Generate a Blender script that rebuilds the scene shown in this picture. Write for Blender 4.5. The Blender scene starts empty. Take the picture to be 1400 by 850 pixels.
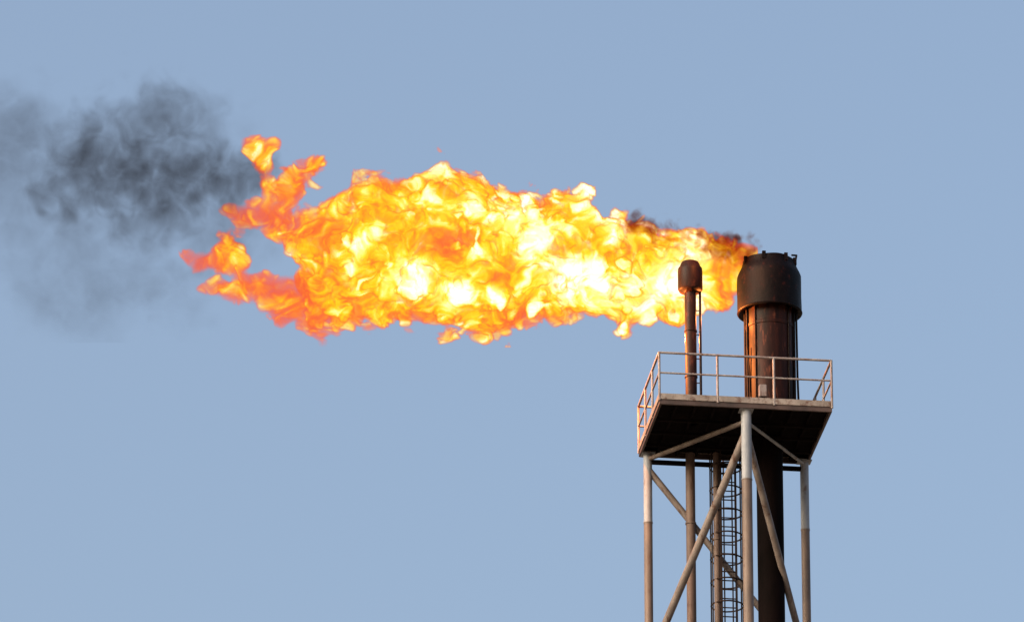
import bpy, bmesh, math, time
import numpy as np
from mathutils import Vector, Matrix
T0=time.time()
scene=bpy.context.scene
P=math.radians(22.5)
CAM=Vector((0,0,1.7))
F=Vector((0,math.cos(P),math.sin(P))); R=Vector((1,0,0)); U=Vector((0,-math.sin(P),math.cos(P)))
TW=Vector((8.0,232.26,94.25)); AZ=math.radians(7.2)

# ------------------------------------------------------------ materials
def newmat(name):
    m=bpy.data.materials.new(name); m.use_nodes=True
    nt=m.node_tree; nt.nodes.clear()
    return m,nt
def steel(name,c1,c2,scale=1.2,rough=0.6,metal=0.0,rust=None,rust_amt=0.5,bump=0.15,zsplit=None,stretch=(1,1,0.35),spec=.5):
    m,nt=newmat(name); N=nt.nodes; L=nt.links
    out=N.new('ShaderNodeOutputMaterial'); b=N.new('ShaderNodeBsdfPrincipled')
    L.new(b.outputs[0],out.inputs[0])
    tc=N.new('ShaderNodeTexCoord'); mp=N.new('ShaderNodeMapping'); mp.inputs['Scale'].default_value=stretch
    L.new(tc.outputs['Object'],mp.inputs[0])
    n=N.new('ShaderNodeTexNoise'); n.inputs['Scale'].default_value=scale; n.inputs['Detail'].default_value=8; n.inputs['Roughness'].default_value=.65
    L.new(mp.outputs[0],n.inputs['Vector'])
    cr=N.new('ShaderNodeValToRGB'); cr.color_ramp.elements[0].position=.35; cr.color_ramp.elements[1].position=.68
    cr.color_ramp.elements[0].color=(*c1,1); cr.color_ramp.elements[1].color=(*c2,1)
    L.new(n.outputs['Fac'],cr.inputs[0]); col=cr.outputs[0]
    if zsplit:
        sep=N.new('ShaderNodeSeparateXYZ'); L.new(tc.outputs['Object'],sep.inputs[0])
        mr=N.new('ShaderNodeMapRange'); mr.inputs['From Min'].default_value=zsplit[0]-.03; mr.inputs['From Max'].default_value=zsplit[0]+.03
        L.new(sep.outputs['Z'],mr.inputs['Value'])
        mx=N.new('ShaderNodeMix'); mx.data_type='RGBA'; mx.blend_type='MIX'
        mul=N.new('ShaderNodeMix'); mul.data_type='RGBA'; mul.blend_type='MULTIPLY'; mul.inputs[0].default_value=1
        L.new(col,mul.inputs[6]); mul.inputs[7].default_value=(*zsplit[1],1)
        L.new(mr.outputs[0],mx.inputs[0]); L.new(mul.outputs[2],mx.inputs[6]); L.new(col,mx.inputs[7]); col=mx.outputs[2]
    if rust:
        n2=N.new('ShaderNodeTexNoise'); n2.inputs['Scale'].default_value=scale*2.3; n2.inputs['Detail'].default_value=10; n2.inputs['Roughness'].default_value=.7
        L.new(mp.outputs[0],n2.inputs['Vector'])
        r2=N.new('ShaderNodeValToRGB'); r2.color_ramp.elements[0].position=.68-.25*rust_amt; r2.color_ramp.elements[1].position=.8-.2*rust_amt
        L.new(n2.outputs['Fac'],r2.inputs[0])
        mx2=N.new('ShaderNodeMix'); mx2.data_type='RGBA'
        L.new(r2.outputs[0],mx2.inputs[0]); L.new(col,mx2.inputs[6]); mx2.inputs[7].default_value=(*rust,1); col=mx2.outputs[2]
    L.new(col,b.inputs['Base Color']); b.inputs['Roughness'].default_value=rough; b.inputs['Metallic'].default_value=metal
    b.inputs['Specular IOR Level'].default_value=spec
    bp=N.new('ShaderNodeBump'); bp.inputs['Strength'].default_value=bump; bp.inputs['Distance'].default_value=.03
    L.new(n.outputs['Fac'],bp.inputs['Height']); L.new(bp.outputs[0],b.inputs['Normal'])
    return m
M_leg=steel('leg_paint',(.18,.20,.23),(.31,.33,.36),rust=(.10,.05,.03),rust_amt=.45,zsplit=(-2.55,(.58,.40,.30)),rough=.55,scale=2,spec=.3)
M_brace=steel('brace_paint',(.10,.082,.075),(.21,.18,.165),rust=(.07,.032,.02),rust_amt=.6,rough=.6,scale=2,spec=.3)
M_pipe=steel('pipe_paint',(.07,.046,.038),(.15,.105,.085),rust=(.05,.024,.016),rust_amt=.6,spec=.3)
M_rail=steel('rail_paint',(.18,.155,.155),(.32,.29,.28),rust=(.12,.05,.033),rust_amt=.7,scale=2,spec=.3)
M_fascia=steel('fascia_paint',(.16,.135,.12),(.31,.27,.245),rust=(.08,.035,.022),rust_amt=.7,stretch=(1,1,1),scale=2,spec=.3)
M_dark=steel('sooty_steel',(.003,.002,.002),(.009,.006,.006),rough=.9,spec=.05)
M_soot=steel('burnt_steel',(.0006,.0004,.0006),(.007,.003,.003),scale=1.6,rough=.55,bump=1.0,rust=(.040,.010,.007),rust_amt=.4,spec=.10,stretch=(1,1,.7))
M_barrel=steel('heat_stained_steel',(.002,.001,.001),(.028,.008,.0055),scale=1.8,rough=.5,bump=.5,rust=(.13,.04,.022),rust_amt=.5,stretch=(1.5,1.5,.25),spec=.12)
M_vent=steel('vent_steel',(.005,.0025,.0025),(.035,.012,.008),scale=2,rough=.5,rust=(.09,.026,.015),rust_amt=.6,spec=.15)
M_riser=steel('riser_steel',(.0015,.001,.001),(.005,.0025,.0025),rough=.8,spec=.04)
M_lad=steel('ladder_steel',(.010,.006,.005),(.032,.018,.014),rough=.6,spec=.2)

# ------------------------------------------------------------ mesh helpers
def empty(name):
    e=bpy.data.objects.new(name,None); scene.collection.objects.link(e)
    e.location=TW; e.rotation_euler=(0,0,AZ); return e
def mk(name,bm,mat,parent,smooth=True):
    me=bpy.data.meshes.new(name); bm.normal_update(); bm.to_mesh(me); bm.free()
    if smooth:
        for p in me.polygons: p.use_smooth=True
        me.set_sharp_from_angle(angle=math.radians(40))
    me.materials.append(mat)
    o=bpy.data.objects.new(name,me); scene.collection.objects.link(o)
    if parent: o.parent=parent
    return o
def tube(bm,a,b,r,seg=16,r2=None):
    a=Vector(a);b=Vector(b);d=b-a
    m=Matrix.Translation((a+b)/2)@d.to_track_quat('Z','Y').to_matrix().to_4x4()
    bmesh.ops.create_cone(bm,cap_ends=True,segments=seg,radius1=r,radius2=r if r2 is None else r2,depth=d.length,matrix=m)
def box(bm,lo,hi):
    lo=Vector(lo);hi=Vector(hi);c=(lo+hi)/2;s=hi-lo
    bmesh.ops.create_cube(bm,size=1,matrix=Matrix.Translation(c)@Matrix.Diagonal((s.x,s.y,s.z,1)))
def lathe(bm,prof,c,seg=64,jit=None):
    rings=[]
    for (r,z) in prof:
        rings.append([bm.verts.new((c[0]+r*math.cos(2*math.pi*i/seg),c[1]+r*math.sin(2*math.pi*i/seg),z+(jit(i) if jit else 0))) for i in range(seg)])
    for k in range(len(rings)-1):
        for i in range(seg):
            bm.faces.new((rings[k][i],rings[k][(i+1)%seg],rings[k+1][(i+1)%seg],rings[k+1][i]))
def path(bm,pts,r,seg=10):
    for a,b in zip(pts[:-1],pts[1:]):
        tube(bm,a,b,r,seg)
    for p in pts[1:-1]:
        bmesh.ops.create_uvsphere(bm,u_segments=seg,v_segments=6,radius=r,matrix=Matrix.Translation(p))
def ring(bm,c,R0,r,z,a0=0,a1=360,n=24,seg=6):
    vs=[]
    full=abs(a1-a0-360)<1e-3; m=n if full else n+1
    for i in range(m):
        a=math.radians(a0+(a1-a0)*i/n); row=[]
        for j in range(seg):
            b=2*math.pi*j/seg; rr=R0+r*math.cos(b)
            row.append(bm.verts.new((c[0]+rr*math.cos(a),c[1]+rr*math.sin(a),z+r*math.sin(b))))
        vs.append(row)
    for i in range(n):
        A=vs[i]; B=vs[(i+1)%m]
        for j in range(seg): bm.faces.new((A[j],B[j],B[(j+1)%seg],A[(j+1)%seg]))

# ------------------------------------------------------------ lattice tower
tower=empty('flare_tower')
GZ=-TW.z
LEG={'N':(0,0),'L':(-2.75,4.5),'R':(2.75,4.5)}
rad={'N':.175,'L':.15,'R':.15}
for i,(k,(x,y)) in enumerate(LEG.items()):
    bm=bmesh.new(); tube(bm,(x,y,GZ),(x,y,-.02),rad[k],32)
    for z in [-2.55]+[-8.1-7.4*j for j in range(12)]:
        tube(bm,(x,y,z-.03),(x,y,z+.03),rad[k]+.012,32)
    box(bm,(x-.24,y-.24,-.045),(x+.24,y+.24,-.012))
    mk('leg_%d'%(i+1),bm,M_leg,tower)
def P3(k,z): return Vector((LEG[k][0],LEG[k][1],z))
bm=bmesh.new(); bmd=bmesh.new(); bmt=bmesh.new()
zb=-8.1
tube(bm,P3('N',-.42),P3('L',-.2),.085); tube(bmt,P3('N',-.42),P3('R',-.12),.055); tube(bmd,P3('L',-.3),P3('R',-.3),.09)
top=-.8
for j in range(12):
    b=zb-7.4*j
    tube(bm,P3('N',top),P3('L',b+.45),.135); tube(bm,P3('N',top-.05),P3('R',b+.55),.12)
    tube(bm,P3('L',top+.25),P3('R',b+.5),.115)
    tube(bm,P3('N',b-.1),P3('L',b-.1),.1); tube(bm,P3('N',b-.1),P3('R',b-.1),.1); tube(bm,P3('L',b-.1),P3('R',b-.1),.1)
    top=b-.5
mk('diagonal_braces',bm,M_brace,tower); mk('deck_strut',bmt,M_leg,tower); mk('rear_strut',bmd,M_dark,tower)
X0,X1,Y0,Y1=-3.06,2.96,-.33,4.75
bm=bmesh.new()
def frame(bm,x0,x1,y0,y1,z0,z1,t):
    box(bm,(x0,y0,z0),(x1,y0+t,z1)); box(bm,(x0,y1-t,z0),(x1,y1,z1))
    box(bm,(x0,y0+t,z0),(x0+t,y1-t,z1)); box(bm,(x1-t,y0+t,z0),(x1,y1-t,z1))
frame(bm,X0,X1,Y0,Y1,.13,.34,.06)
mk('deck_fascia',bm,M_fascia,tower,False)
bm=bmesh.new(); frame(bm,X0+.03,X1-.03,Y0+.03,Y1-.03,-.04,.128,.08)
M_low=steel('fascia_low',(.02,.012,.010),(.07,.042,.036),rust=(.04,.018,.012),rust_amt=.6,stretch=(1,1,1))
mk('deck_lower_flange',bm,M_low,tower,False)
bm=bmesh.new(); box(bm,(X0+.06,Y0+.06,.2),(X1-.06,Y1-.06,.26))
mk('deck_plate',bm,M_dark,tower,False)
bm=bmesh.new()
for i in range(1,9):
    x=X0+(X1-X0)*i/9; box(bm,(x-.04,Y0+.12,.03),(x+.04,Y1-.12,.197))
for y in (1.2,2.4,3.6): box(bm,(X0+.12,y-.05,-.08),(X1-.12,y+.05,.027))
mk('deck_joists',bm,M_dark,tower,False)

# ------------------------------------------------------------ railing
rail=empty('safety_railing')
bm=bmesh.new(); r=.042
zt,zm,zd=1.84,1.1,.34
xs=[-3.03,-1.02,.93,2.93]; ys=[-.3,1.35,3.05,4.72]
for x in xs:
    for y in (ys[0],ys[-1]): tube(bm,(x,y,zd-.25),(x,y,zt),r,10)
for y in ys[1:-1]:
    for x in (xs[0],xs[-1]): tube(bm,(x,y,zd-.25),(x,y,zt),r,10)
for z in (zt,zm):
    rr=r if z==zt else r*.8
    for y in (ys[0],ys[-1]): tube(bm,(xs[0],y,z),(xs[-1],y,z),rr,10)
    for x in (xs[0],xs[-1]): tube(bm,(x,ys[0],z),(x,ys[-1],z),rr,10)
for x in (xs[0],xs[-1]):
    for y in (ys[0],ys[-1]): bmesh.ops.create_uvsphere(bm,u_segments=10,v_segments=8,radius=r,matrix=Matrix.Translation((x,y,zt)))
mk('rails_and_posts',bm,M_rail,rail)

# ------------------------------------------------------------ flare stack
stack=empty('flare_stack'); SC=(1.28,2.5)
bm=bmesh.new()
def rough_lathe(bm,prof,c,seg,amp,seed):
    rg=np.random.default_rng(seed); ph=rg.uniform(0,6.28,8)
    rings=[]
    for k,(r,z) in enumerate(prof):
        row=[]
        for i in range(seg):
            a=2*math.pi*i/seg
            n=math.sin(3*a+ph[0]+z*1.3)+.6*math.sin(7*a+ph[1]-z*2.1)+.4*math.sin(13*a+ph[2]+z*4)
            rr=r*(1+amp*n*.5); zz=z+amp*1.2*math.sin(5*a+ph[3])*(1 if k>0 else 0)
            row.append(bm.verts.new((c[0]+rr*math.cos(a),c[1]+rr*math.sin(a),zz)))
        rings.append(row)
    for k in range(len(rings)-1):
        for i in range(seg): bm.faces.new((rings[k][i],rings[k][(i+1)%seg],rings[k+1][(i+1)%seg],rings[k+1][i]))
rough_lathe(bm,[(.88,4.70),(1.08,4.60),(1.115,4.62),(1.12,4.75),(1.12,4.9),(1.115,5.25),(1.12,5.4),(1.12,5.6),(1.12,5.8),(1.115,6.0),(1.07,6.12),(1.0,6.26),(.95,6.38),(.93,6.48),(.92,6.56),(.88,6.58),(.82,6.54),(.80,5.2),(.02,5.2)],SC,72,.012,5)
mk('burner_shroud',bm,M_soot,stack)
bm=bmesh.new()
ring(bm,SC,1.105,.035,4.65,n=64)
for a in (200,250,300,335,20,100,150):
    c=math.cos(math.radians(a));s=math.sin(math.radians(a))
    box(bm,(SC[0]+.93*c-.06,SC[1]+.93*s-.06,6.35),(SC[0]+.93*c+.06,SC[1]+.93*s+.06,6.62))
path(bm,[Vector((SC[0]+.85,SC[1]-.4,6.4)),Vector((SC[0]+.9,SC[1]-.45,6.7)),Vector((SC[0]+.72,SC[1]-.5,6.68))],.035)
mk('shroud_fittings',bm,M_soot,stack)
bm=bmesh.new()
lathe(bm,[(.80,.26),(.95,.27),(.95,.40),(.84,.41),(.83,1.2),(.83,4.0),(.85,4.02),(.85,4.12),(.83,4.14),(.83,4.69)],SC)
mk('barrel',bm,M_barrel,stack)
bm=bmesh.new()
for a in (8,35,170,195,225,310,335,60,100,140):
    c=math.cos(math.radians(a));s=math.sin(math.radians(a))
    tube(bm,(SC[0]+.86*c,SC[1]+.86*s,.4),(SC[0]+.86*c,SC[1]+.86*s,4.7),.03 if 215<a<320 else .05,10)
path(bm,[Vector((SC[0]+.88,SC[1]-.3,4.7)),Vector((SC[0]+.89,SC[1]-.32,2.2)),Vector((SC[0]+.92,SC[1]-.4,.3))],.04)
path(bm,[Vector((SC[0]-.86+.1*math.sin(t*3)-.05*t,SC[1]-.35,3.2-2.9*t)) for t in np.linspace(0,1,12)],.025)
mk('steam_pipes',bm,M_soot,stack)
bm=bmesh.new(); tube(bm,(SC[0],SC[1]+.5,GZ),(SC[0],SC[1]+.5,.1),.46,40)
for j in range(12): tube(bm,(SC[0],SC[1]+.5,-9-7.4*j),(SC[0],SC[1]+.5,-8.85-7.4*j),.52,40)
mk('riser',bm,M_riser,stack)
junction=empty('junction_box')
bm=bmesh.new(); box(bm,(.62,.9,.9),(.88,1.1,1.35)); bmesh.ops.bevel(bm,geom=bm.edges[:],offset=.02,segments=2,affect='EDGES')
mk('box',bm,M_rail,junction)
bm=bmesh.new(); tube(bm,(.75,1.0,.26),(.75,1.0,.9),.03); path(bm,[Vector((.8,1.0,.9)),Vector((.95,1.05,.6)),Vector((1.0,1.4,.45))],.02)
box(bm,(.6,.92,.26),(.9,1.08,.3)); mk('stand',bm,M_dark,junction)
valve=empty('deck_valve')
bm=bmesh.new(); tube(bm,(-.5,1.2,.26),(-.5,1.2,.75),.05); tube(bm,(-.62,1.2,.6),(-.38,1.2,.6),.09); ring(bm,(-.5,1.2),.13,.02,.8,n=16)
tube(bm,(-.63,1.2,.8),(-.37,1.2,.8),.015); path(bm,[Vector((-.38,1.2,.6)),Vector((.0,1.4,.6)),Vector((.3,1.9,.5))],.045)
mk('valve_body',bm,M_fascia,valve)

# ------------------------------------------------------------ vent pipe
vent=empty('vent_pipe'); VC=(-1.58,2.0)
bm=bmesh.new()
lathe(bm,[(.20,5.05),(.38,5.12),(.43,5.2),(.43,5.85),(.42,5.97),(.36,6.05),(.34,6.12),(.30,6.2),(.24,6.22),(.22,6.1),(.22,5.5),(.01,5.5)],VC,40)
mk('vent_head',bm,M_vent,vent)
bm=bmesh.new(); tube(bm,(*VC,.2),(*VC,5.3),.2,32)
for z in (.45,1.9,3.6): tube(bm,(*VC,z),(*VC,z+.05),.225,32)
mk('pipe',bm,M_vent,vent)
bm=bmesh.new(); tube(bm,(VC[0]+.33,VC[1]-.05,.25),(VC[0]+.33,VC[1]-.05,5.2),.045,12)
for z in np.arange(.8,5,.9): tube(bm,(VC[0]+.1,VC[1]-.03,z),(VC[0]+.33,VC[1]-.05,z),.02,8)
mk('pilot_line',bm,M_vent,vent)
bm=bmesh.new(); tube(bm,(-1.284,4.35,GZ),(-1.284,4.35,.02),.165,24)
for j in range(24): tube(bm,(-1.284,4.35,-2.6-3.7*j),(-1.284,4.35,-2.54-3.7*j),.19,24)
mk('downpipe',bm,M_pipe,vent)
gas=empty('gas_line'); bm=bmesh.new(); tube(bm,(-.4,4.2,GZ),(-.4,4.2,.02),.115,20)
for j in range(24): tube(bm,(-.4,4.2,-3.2-3.7*j),(-.4,4.2,-3.14-3.7*j),.14,20)
mk('pipe',bm,M_pipe,gas)

# ------------------------------------------------------------ caged ladder
lad=empty('caged_ladder'); bm=bmesh.new(); LC=(-.02,4.05)
for dx in (-.26,.26): box(bm,(LC[0]+dx-.035,LC[1]-.04,GZ),(LC[0]+dx+.035,LC[1]+.04,.15))
z=-.1
while z>GZ+.3:
    tube(bm,(LC[0]-.26,LC[1],z),(LC[0]+.26,LC[1],z),.024,6); z-=.33
mk('ladder',bm,M_lad,lad,False)
bm=bmesh.new(); z=-.4
while z>GZ+3:
    ring(bm,(LC[0],LC[1]+.42),.56,.03,z,-130,230,n=20,seg=5); z-=.85
for a in (-20,20,60,90,120,160,200):
    x=LC[0]+.56*math.cos(math.radians(a)); y=LC[1]+.42+.56*math.sin(math.radians(a))
    tube(bm,(x,y,GZ+3),(x,y,.1),.028,6)
mk('safety_cage',bm,M_lad,lad,False)

# ------------------------------------------------------------ ground
bm=bmesh.new(); bmesh.ops.create_grid(bm,x_segments=40,y_segments=40,size=9000)
M_g=steel('sandy_ground',(.16,.12,.08),(.28,.22,.16),scale=.05,rough=.95,stretch=(1,1,1))
mk('ground',bm,M_g,None,False)
bm=bmesh.new(); box(bm,(-5,-3,GZ-.3),(5,7.5,GZ+.5)); M_c=steel('concrete',(.28,.27,.25),(.38,.37,.35))
mk('foundation_slab',bm,M_c,tower,False)

# ------------------------------------------------------------ volumes
PX=1/39.525
def upax(a,n,x,ax):
    i=np.floor(x).astype(np.int64); i=np.minimum(i,a.shape[ax]-2); f=(x-i).astype(np.float32)
    shp=[1,1,1]; shp[ax]=n; f=f.reshape(shp)
    A=np.take(a,i,axis=ax); B=np.take(a,i+1,axis=ax); B-=A; B*=f; A+=B; return A
def band(shape,sp,L,seed,bw=.35,an=(1,1,1)):
    cs=[max(s,L*a/8.0) for s,a in zip(sp,an)]
    csh=[int(2*math.ceil((n*s/c+2)/2)) for n,s,c in zip(shape,sp,cs)]
    g=np.random.default_rng(seed).standard_normal(csh).astype(np.float32)
    f=np.fft.rfftn(g)
    kx=np.fft.fftfreq(csh[0],cs[0]/an[0])[:,None,None];ky=np.fft.fftfreq(csh[1],cs[1]/an[1])[None,:,None];kz=np.fft.rfftfreq(csh[2],cs[2]/an[2])[None,None,:]
    kk=np.sqrt(kx**2+ky**2+kz**2)+1e-9
    f*=np.exp(-(np.log(kk*L)/bw)**2/2)*kk**-1.5
    o=np.fft.irfftn(f,s=csh,axes=(0,1,2)).astype(np.float32); o-=o.mean(); o/=o.std()
    for ax in (1,2,0):
        o=upax(o,shape[ax],np.arange(shape[ax])*sp[ax]/cs[ax],ax)
    return o
def swirl(sh,sp,du,dv):
    nx,ny,nz=sh
    I=np.clip(np.arange(nx,dtype=np.float32)[:,None,None]+du/sp[0],0,nx-1).astype(np.int32)
    K=np.clip(np.arange(nz,dtype=np.float32)[None,None,:]+dv/sp[2],0,nz-1).astype(np.int32)
    J=np.arange(ny,dtype=np.int32)[None,:,None]
    flat=(I*ny+J)*nz+K
    return lambda a: a.ravel()[flat]
def gridvol(name,arr,lo,hi,mat,origin):
    nx,ny,nz=arr.shape
    me=bpy.data.meshes.new(name); me.vertices.add(arr.size)
    co=np.zeros((arr.size,3),np.float32); co[:]=lo; co[-1]=hi
    me.vertices.foreach_set('co',co.ravel())
    at=me.attributes.new('d','FLOAT','POINT'); at.data.foreach_set('value',np.ascontiguousarray(arr,np.float32).ravel())
    o=bpy.data.objects.new(name,me); scene.collection.objects.link(o)
    o.location=origin; o.rotation_euler=(P,0,0); me.materials.append(mat)
    ng=bpy.data.node_groups.new(name+'_grid','GeometryNodeTree')
    ng.interface.new_socket('Geometry',in_out='INPUT',socket_type='NodeSocketGeometry')
    ng.interface.new_socket('Geometry',in_out='OUTPUT',socket_type='NodeSocketGeometry')
    N=ng.nodes;L=ng.links
    gi=N.new('NodeGroupInput');go=N.new('NodeGroupOutput')
    vc=N.new('GeometryNodeVolumeCube'); vc.inputs['Min'].default_value=lo; vc.inputs['Max'].default_value=hi
    for a,n in zip('XYZ',(nx,ny,nz)): vc.inputs['Resolution '+a].default_value=n
    pos=N.new('GeometryNodeInputPosition'); sep=N.new('ShaderNodeSeparateXYZ'); L.new(pos.outputs[0],sep.inputs[0])
    acc=None
    for i,n in enumerate((nx,ny,nz)):
        mr=N.new('ShaderNodeMapRange'); mr.clamp=True
        mr.inputs['From Min'].default_value=lo[i]; mr.inputs['From Max'].default_value=hi[i]
        mr.inputs['To Min'].default_value=0; mr.inputs['To Max'].default_value=n-1
        L.new(sep.outputs[i],mr.inputs['Value'])
        fi=N.new('FunctionNodeFloatToInt'); fi.rounding_mode='ROUND'; L.new(mr.outputs[0],fi.inputs[0])
        if acc is None: acc=fi.outputs[0]
        else:
            mu=N.new('FunctionNodeIntegerMath'); mu.operation='MULTIPLY'; L.new(acc,mu.inputs[0]); mu.inputs[1].default_value=n
            ad=N.new('FunctionNodeIntegerMath'); ad.operation='ADD'; L.new(mu.outputs[0],ad.inputs[0]); L.new(fi.outputs[0],ad.inputs[1]); acc=ad.outputs[0]
    na=N.new('GeometryNodeInputNamedAttribute'); na.data_type='FLOAT'; na.inputs['Name'].default_value='d'
    si=N.new('GeometryNodeSampleIndex'); si.data_type='FLOAT'; si.domain='POINT'
    L.new(gi.outputs[0],si.inputs['Geometry']); L.new(na.outputs[0],si.inputs['Value']); L.new(acc,si.inputs['Index'])
    L.new(si.outputs[0],vc.inputs['Density'])
    sm=N.new('GeometryNodeSetMaterial'); sm.inputs['Material'].default_value=mat
    L.new(vc.outputs[0],sm.inputs[0]); L.new(sm.outputs[0],go.inputs[0])
    md=o.modifiers.new('grid','NODES'); md.node_group=ng
    return o
def ss(x,a,b):
    t=np.clip((x-a)/(b-a),0,1); return t*t*(3-2*t)

mF,nt=newmat('flame_volume'); N=nt.nodes;L=nt.links
out=N.new('ShaderNodeOutputMaterial'); at=N.new('ShaderNodeAttribute'); at.attribute_name='density'
cr=N.new('ShaderNodeValToRGB'); e=cr.color_ramp.elements
stops=[(0,(.70,.07,.02)),(.18,(.95,.12,.04)),(.32,(1.05,.22,.035)),(.45,(1.12,.44,.012)),(.58,(1.25,.78,.012)),(.75,(1.4,1.08,.06)),(.88,(1.8,1.6,.5)),(1,(2.4,2.3,1.7))]
while len(e)<len(stops): e.new(.5)
for el,(p,c) in zip(e,stops): el.position=p; el.color=(*[v/2.5 for v in c],1)
L.new(at.outputs['Fac'],cr.inputs[0])
mr=N.new('ShaderNodeMapRange'); mr.interpolation_type='SMOOTHSTEP'; mr.inputs['From Max'].default_value=.36; mr.inputs['To Max'].default_value=3.8
L.new(at.outputs['Fac'],mr.inputs['Value'])
m2=N.new('ShaderNodeMath'); m2.operation='MULTIPLY'; m2.inputs[1].default_value=2.5; L.new(mr.outputs[0],m2.inputs[0])
em=N.new('ShaderNodeEmission'); L.new(cr.outputs[0],em.inputs[0]); L.new(m2.outputs[0],em.inputs[1])
ab=N.new('ShaderNodeVolumeAbsorption'); ab.inputs['Color'].default_value=(0,0,0,1); L.new(mr.outputs[0],ab.inputs['Density'])
ad=N.new('ShaderNodeAddShader'); L.new(em.outputs[0],ad.inputs[0]); L.new(ab.outputs[0],ad.inputs[1]); L.new(ad.outputs[0],out.inputs['Volume'])

def flame():
    sp=(1.5,3.0,1.5)
    u0,u1,w0,w1,v0,v1=222,1048,-98,98,168,476
    sh=(nx,ny,nz)=(int((u1-u0)/sp[0]),int((w1-w0)/sp[1]),int((v1-v0)/sp[2]))
    B=lambda Ls,seed,bw=.35,an=(1,1,1): band(sh,sp,Ls,seed,bw,an)
    u=np.linspace(u0,u1,nx,dtype=np.float32)[:,None,None]
    w=np.linspace(w0,w1,ny,dtype=np.float32)[None,:,None]
    v=np.linspace(v1,v0,nz,dtype=np.float32)[None,None,:]
    wa,wb=B(80,5,.4),B(80,6,.4); wc=B(30,7,.35); wd=B(30,8,.35)
    G=swirl(sh,sp,10*wa+4.5*wc,9*wb+4.5*wd)
    b1=B(100,1);b2=B(52,2,.35,(1.1,1,1));b3=G(B(25,3,.4,(1.25,1,1)));b4=G(B(12.5,4,.45,(1.3,1,1)));bl=B(85,12,.4,(1.3,1,1));b5=G(B(7,14,.4,(1.4,1,1)))
    del G
    small=np.interp(u,[240,400,460,800,960,1045],[.40,.52,1,1,.75,.3]).astype(np.float32)
    ww=np.interp(u,[240,400,460,800,1045],[.55,.55,1,.8,.25]).astype(np.float32)
    U_=u+ww*(9*wa+2.5*wc); V_=v+ww*(6*wb+2.5*wd); W_=w+ww*5*wc
    tx=[(395,392),(405,322),(425,298),(450,280),(470,250),(500,237),(525,244),(560,254),(575,234),(605,221),(640,238),(665,252),(700,258),(735,274),(770,264),(805,276),(835,299),(870,297),(900,310),(930,315),(960,320),(1000,324),(1022,330),(1042,342)]
    bx=[(395,414),(430,454),(500,444),(540,438),(600,453),(650,452),(700,447),(770,432),(820,429),(858,444),(885,427),(925,449),(960,422),(1000,418),(1022,395),(1042,352)]
    tp=np.interp(U_,*zip(*tx)).astype(np.float32); bt=np.interp(U_,*zip(*bx)).astype(np.float32)
    c=(tp+bt)/2; h=np.maximum((bt-tp)/2,1.0)
    dw=np.clip(h*.8,8,75)
    f=h*(1-np.sqrt(((V_-c)/h)**2+(W_/dw)**2))
    f[(U_<395)|(U_>1042)]=-30
    f=np.minimum(f,38)
    def cap(f,a,b):
        (ax,ay,ar,aw),(bx_,by,br,bw_)=a,b
        dx,dy,dz=bx_-ax,by-ay,bw_-aw; l2=dx*dx+dy*dy+dz*dz+1e-6
        i1=int(max(0,(max(ax,bx_)+55-u0)/sp[0])); i0=int(max(0,(min(ax,bx_)-55-u0)/sp[0]))
        s=slice(i0,i1)
        UU,VV,WW=U_[s],V_[s],W_[s]
        t=np.clip(((UU-ax)*dx+(VV-ay)*dy+(WW-aw)*dz)/l2,0,1)
        d=np.sqrt((UU-ax-t*dx)**2+(VV-ay-t*dy)**2+(WW-aw-t*dz)**2)
        f[s]=np.maximum(f[s],(ar+(br-ar)*t)-d)
    chain=lambda pts:[cap(f,a,b) for a,b in zip(pts[:-1],pts[1:])]
    chain([(440,412,38,0),(400,414,26,5),(362,402,21,0),(338,384,20,-8),(320,360,21,-10),(290,352,22,0),(260,352,19,6)])
    chain([(362,404,17,0),(322,400,17,8),(292,392,15,14)])
    chain([(318,345,16,-6),(302,326,11,-6)])
    chain([(440,325,34,0),(405,318,26,-8),(375,302,24,-6),(345,294,21,0),(316,288,15,8)])
    chain([(370,298,24,-6),(392,262,22,0),(404,240,21,8),(430,230,18,10)])
    chain([(374,272,14,8),(360,240,14,8),(352,206,18,6)])
    dh=np.sqrt(((U_-378)/35)**2+((V_-364)/15)**2)
    f=np.minimum(f,(dh-1)*22)
    f=np.where(f<0,f*1.6,f)
    bil=8*np.abs(b1)+14*np.abs(b2)+7*np.abs(b3)+2.6*np.abs(b4)
    g=f+small*(bil-20.0)
    dens=ss(g,-2.0,8)
    A=np.interp(u,[240,330,400,470,560,700,880,950,985,1010,1045],[.26,.31,.42,.57,.64,.68,.72,.88,.62,.50,.34]).astype(np.float32)
    low=ss(v,385,465)*.22*ss(-u,-940,-860)
    core=ss(u,560,860)*ss(-np.abs(v-378),-50,-5)*.15*ss(-u,-990,-960)
    t=A-low+core+.12*bl+.07*b2+.10*(np.abs(b2)-.8)+.085*b3+.09*(np.abs(b3)-.8)+.085*b4+.055*b5
    wisp=ss(-u,-460,-400)*ss(-v,-350,-300)
    t=t-.08*wisp
    t=np.clip(t,.17,1.0)
    d=(dens*t).astype(np.float32); d[d<.01]=0
    d[0]=d[-1]=0; d[:,0]=d[:,-1]=0; d[:,:,0]=d[:,:,-1]=0
    lo=((u0-700)*PX,w0*PX,(425-v1)*PX); hi=((u1-700)*PX,w1*PX,(425-v0)*PX)
    return gridvol('gas_flame',d,lo,hi,mF,CAM+F*256.0)
flame()

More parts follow.
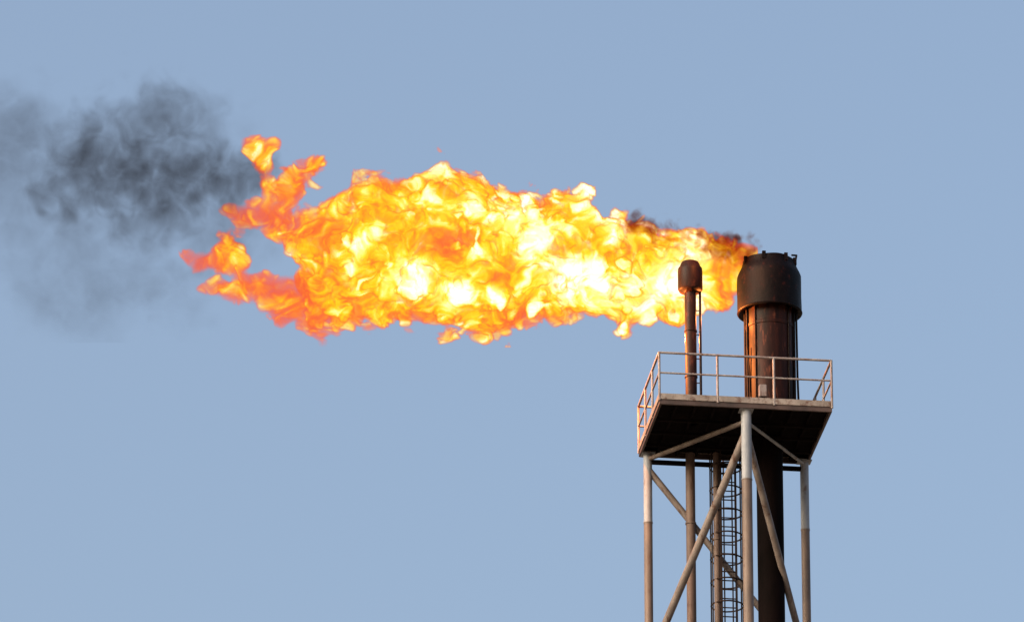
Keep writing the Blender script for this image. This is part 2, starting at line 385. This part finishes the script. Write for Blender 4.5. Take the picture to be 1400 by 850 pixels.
def absmat(name,col):
    m,nt=newmat(name); N=nt.nodes;L=nt.links
    out=N.new('ShaderNodeOutputMaterial'); at=N.new('ShaderNodeAttribute'); at.attribute_name='density'
    ab=N.new('ShaderNodeVolumeAbsorption'); ab.inputs['Color'].default_value=(*col,1); L.new(at.outputs['Fac'],ab.inputs['Density'])
    L.new(ab.outputs[0],out.inputs['Volume']); return m
mS=absmat('smoke_volume',(.10,.03,.0)); mB=absmat('brown_smoke_volume',(.5,.1,.0))
def smoke(name,ext,blobs,seed,amp,origin,mat,sp=(2.0,4.5,2.0),big=90):
    u0,u1,w0,w1,v0,v1=ext
    nx,ny,nz=[2*int(round(x/2)) for x in ((u1-u0)/sp[0],(w1-w0)/sp[1],(v1-v0)/sp[2])]
    sh=(nx,ny,nz)
    B=lambda Ls,s,bw=.4: band(sh,sp,Ls,seed+s,bw)
    u=np.linspace(u0,u1,nx,dtype=np.float32)[:,None,None]; w=np.linspace(w0,w1,ny,dtype=np.float32)[None,:,None]; v=np.linspace(v1,v0,nz,dtype=np.float32)[None,None,:]
    s=big/90
    a1,a2,a3=B(80*s,1,.4),B(80*s,2,.4),B(40*s,3,.35)
    n3=B(40*s,5,.35)
    G=swirl(sh,sp,s*(8*a1+7*a3),s*(8*a2+7*n3))
    n2=G(B(65*s,6)); m3=G(B(30*s,8,.45)); a4=G(B(15*s,4,.45)); a5=G(B(8*s,9,.4))
    U_=u+s*(12*a1+8*a3); V_=v+s*(11*a2+7*n3); W_=w+s*6*a3
    D=np.zeros(sh,np.float32)
    for (bu,bv,bw_,r,k) in blobs:
        d=np.sqrt((U_-bu)**2+(V_-bv)**2+(W_-bw_)**2)
        d=d-s*(6*np.abs(a3)+5*np.abs(m3)+2.2*np.abs(a4)-7)
        D=np.maximum(D,k*ss(1.25-d/r,0,.75))
    tex=np.clip(.85+.30*n2+.22*m3+.16*a4+.09*a5-.14*(np.abs(m3)-.8),0.06,3)
    D*=tex*amp; D[D<.004]=0
    D[0]=D[-1]=0;D[:,0]=D[:,-1]=0;D[:,:,0]=D[:,:,-1]=0
    lo=((u0-700)*PX,w0*PX,(425-v1)*PX); hi=((u1-700)*PX,w1*PX,(425-v0)*PX)
    return gridvol(name,D,lo,hi,mat,origin)
smoke('smoke_plume',(-90,390,-90,90,60,470),[(215,150,0,54,.48),(170,170,10,46,.5),(120,205,-10,56,.6),(88,240,10,56,.68),(150,238,0,64,.85),(205,195,0,50,.65),(235,262,10,62,.8),(185,295,0,52,.5),(285,240,0,54,.8),(325,240,5,46,.75),
  (60,310,0,90,.12),(10,190,0,75,.24),(180,385,0,46,.2),(100,370,0,100,.11),(-20,250,0,100,.13),(270,180,0,58,.2),(300,310,0,68,.2),(235,400,0,46,.12)],50,.66,CAM+F*256.5,mS)
smoke('soot_smoke',(830,1055,-40,40,270,375),[(872,304,-18,16,1),(888,310,-16,14,.8),(912,316,-18,10,.5),(985,331,-20,15,1),(1003,335,-16,17,1),(965,328,-18,13,.8),(1020,344,-16,14,1),(1005,356,-24,10,.4),(940,321,-18,11,.6)],80,3.2,CAM+F*254.9,mB,sp=(1.5,2.4,1.5),big=42)

# ------------------------------------------------------------ light
w=bpy.data.worlds.new('World'); scene.world=w; w.use_nodes=True
nt=w.node_tree; N=nt.nodes;L=nt.links; bg=N['Background']
sky=N.new('ShaderNodeTexSky'); sky.sky_type='NISHITA'; sky.sun_disc=False
EL=math.radians(24); SAZ=math.radians(236)
sky.sun_elevation=EL; sky.sun_rotation=SAZ; sky.air_density=1.0; sky.dust_density=8.0; sky.ozone_density=2.6
hz=N.new('ShaderNodeMix'); hz.data_type='RGBA'; hz.blend_type='MULTIPLY'; hz.inputs[0].default_value=1; hz.inputs[7].default_value=(1.25,1.15,1.03,1); hz.clamp_result=False
L.new(sky.outputs[0],hz.inputs[6]); L.new(hz.outputs[2],bg.inputs[0]); bg.inputs[1].default_value=.265
sd=Vector((math.sin(SAZ)*math.cos(EL),math.cos(SAZ)*math.cos(EL),math.sin(EL)))
ld=bpy.data.lights.new('sun','SUN'); ld.energy=.6; ld.angle=math.radians(.5); ld.color=(1,.78,.62)
lo=bpy.data.objects.new('sun',ld); scene.collection.objects.link(lo); lo.rotation_euler=sd.to_track_quat('Z','Y').to_euler()
def plight(u,v,dep,e):
    l=bpy.data.lights.new('flame_glow','POINT'); l.energy=e; l.color=(1,.26,.05); l.shadow_soft_size=0
    o=bpy.data.objects.new('flame_glow',l); scene.collection.objects.link(o)
    o.location=CAM+F*dep+R*((u-700)/1e4*dep)+U*((425-v)/1e4*dep)
plight(925,462,254.0,1700); plight(820,460,254.0,5000); plight(985,432,254.0,500); plight(980,300,252.6,350)

cd=bpy.data.cameras.new('camera'); co=bpy.data.objects.new('camera',cd); scene.collection.objects.link(co)
co.location=CAM; co.rotation_euler=(math.pi/2+P,0,0); cd.sensor_width=36; cd.lens=36*10000/1400; cd.clip_start=.5; cd.clip_end=30000
scene.camera=co
scene.view_settings.view_transform='Standard'; scene.view_settings.look='None'; scene.view_settings.exposure=0
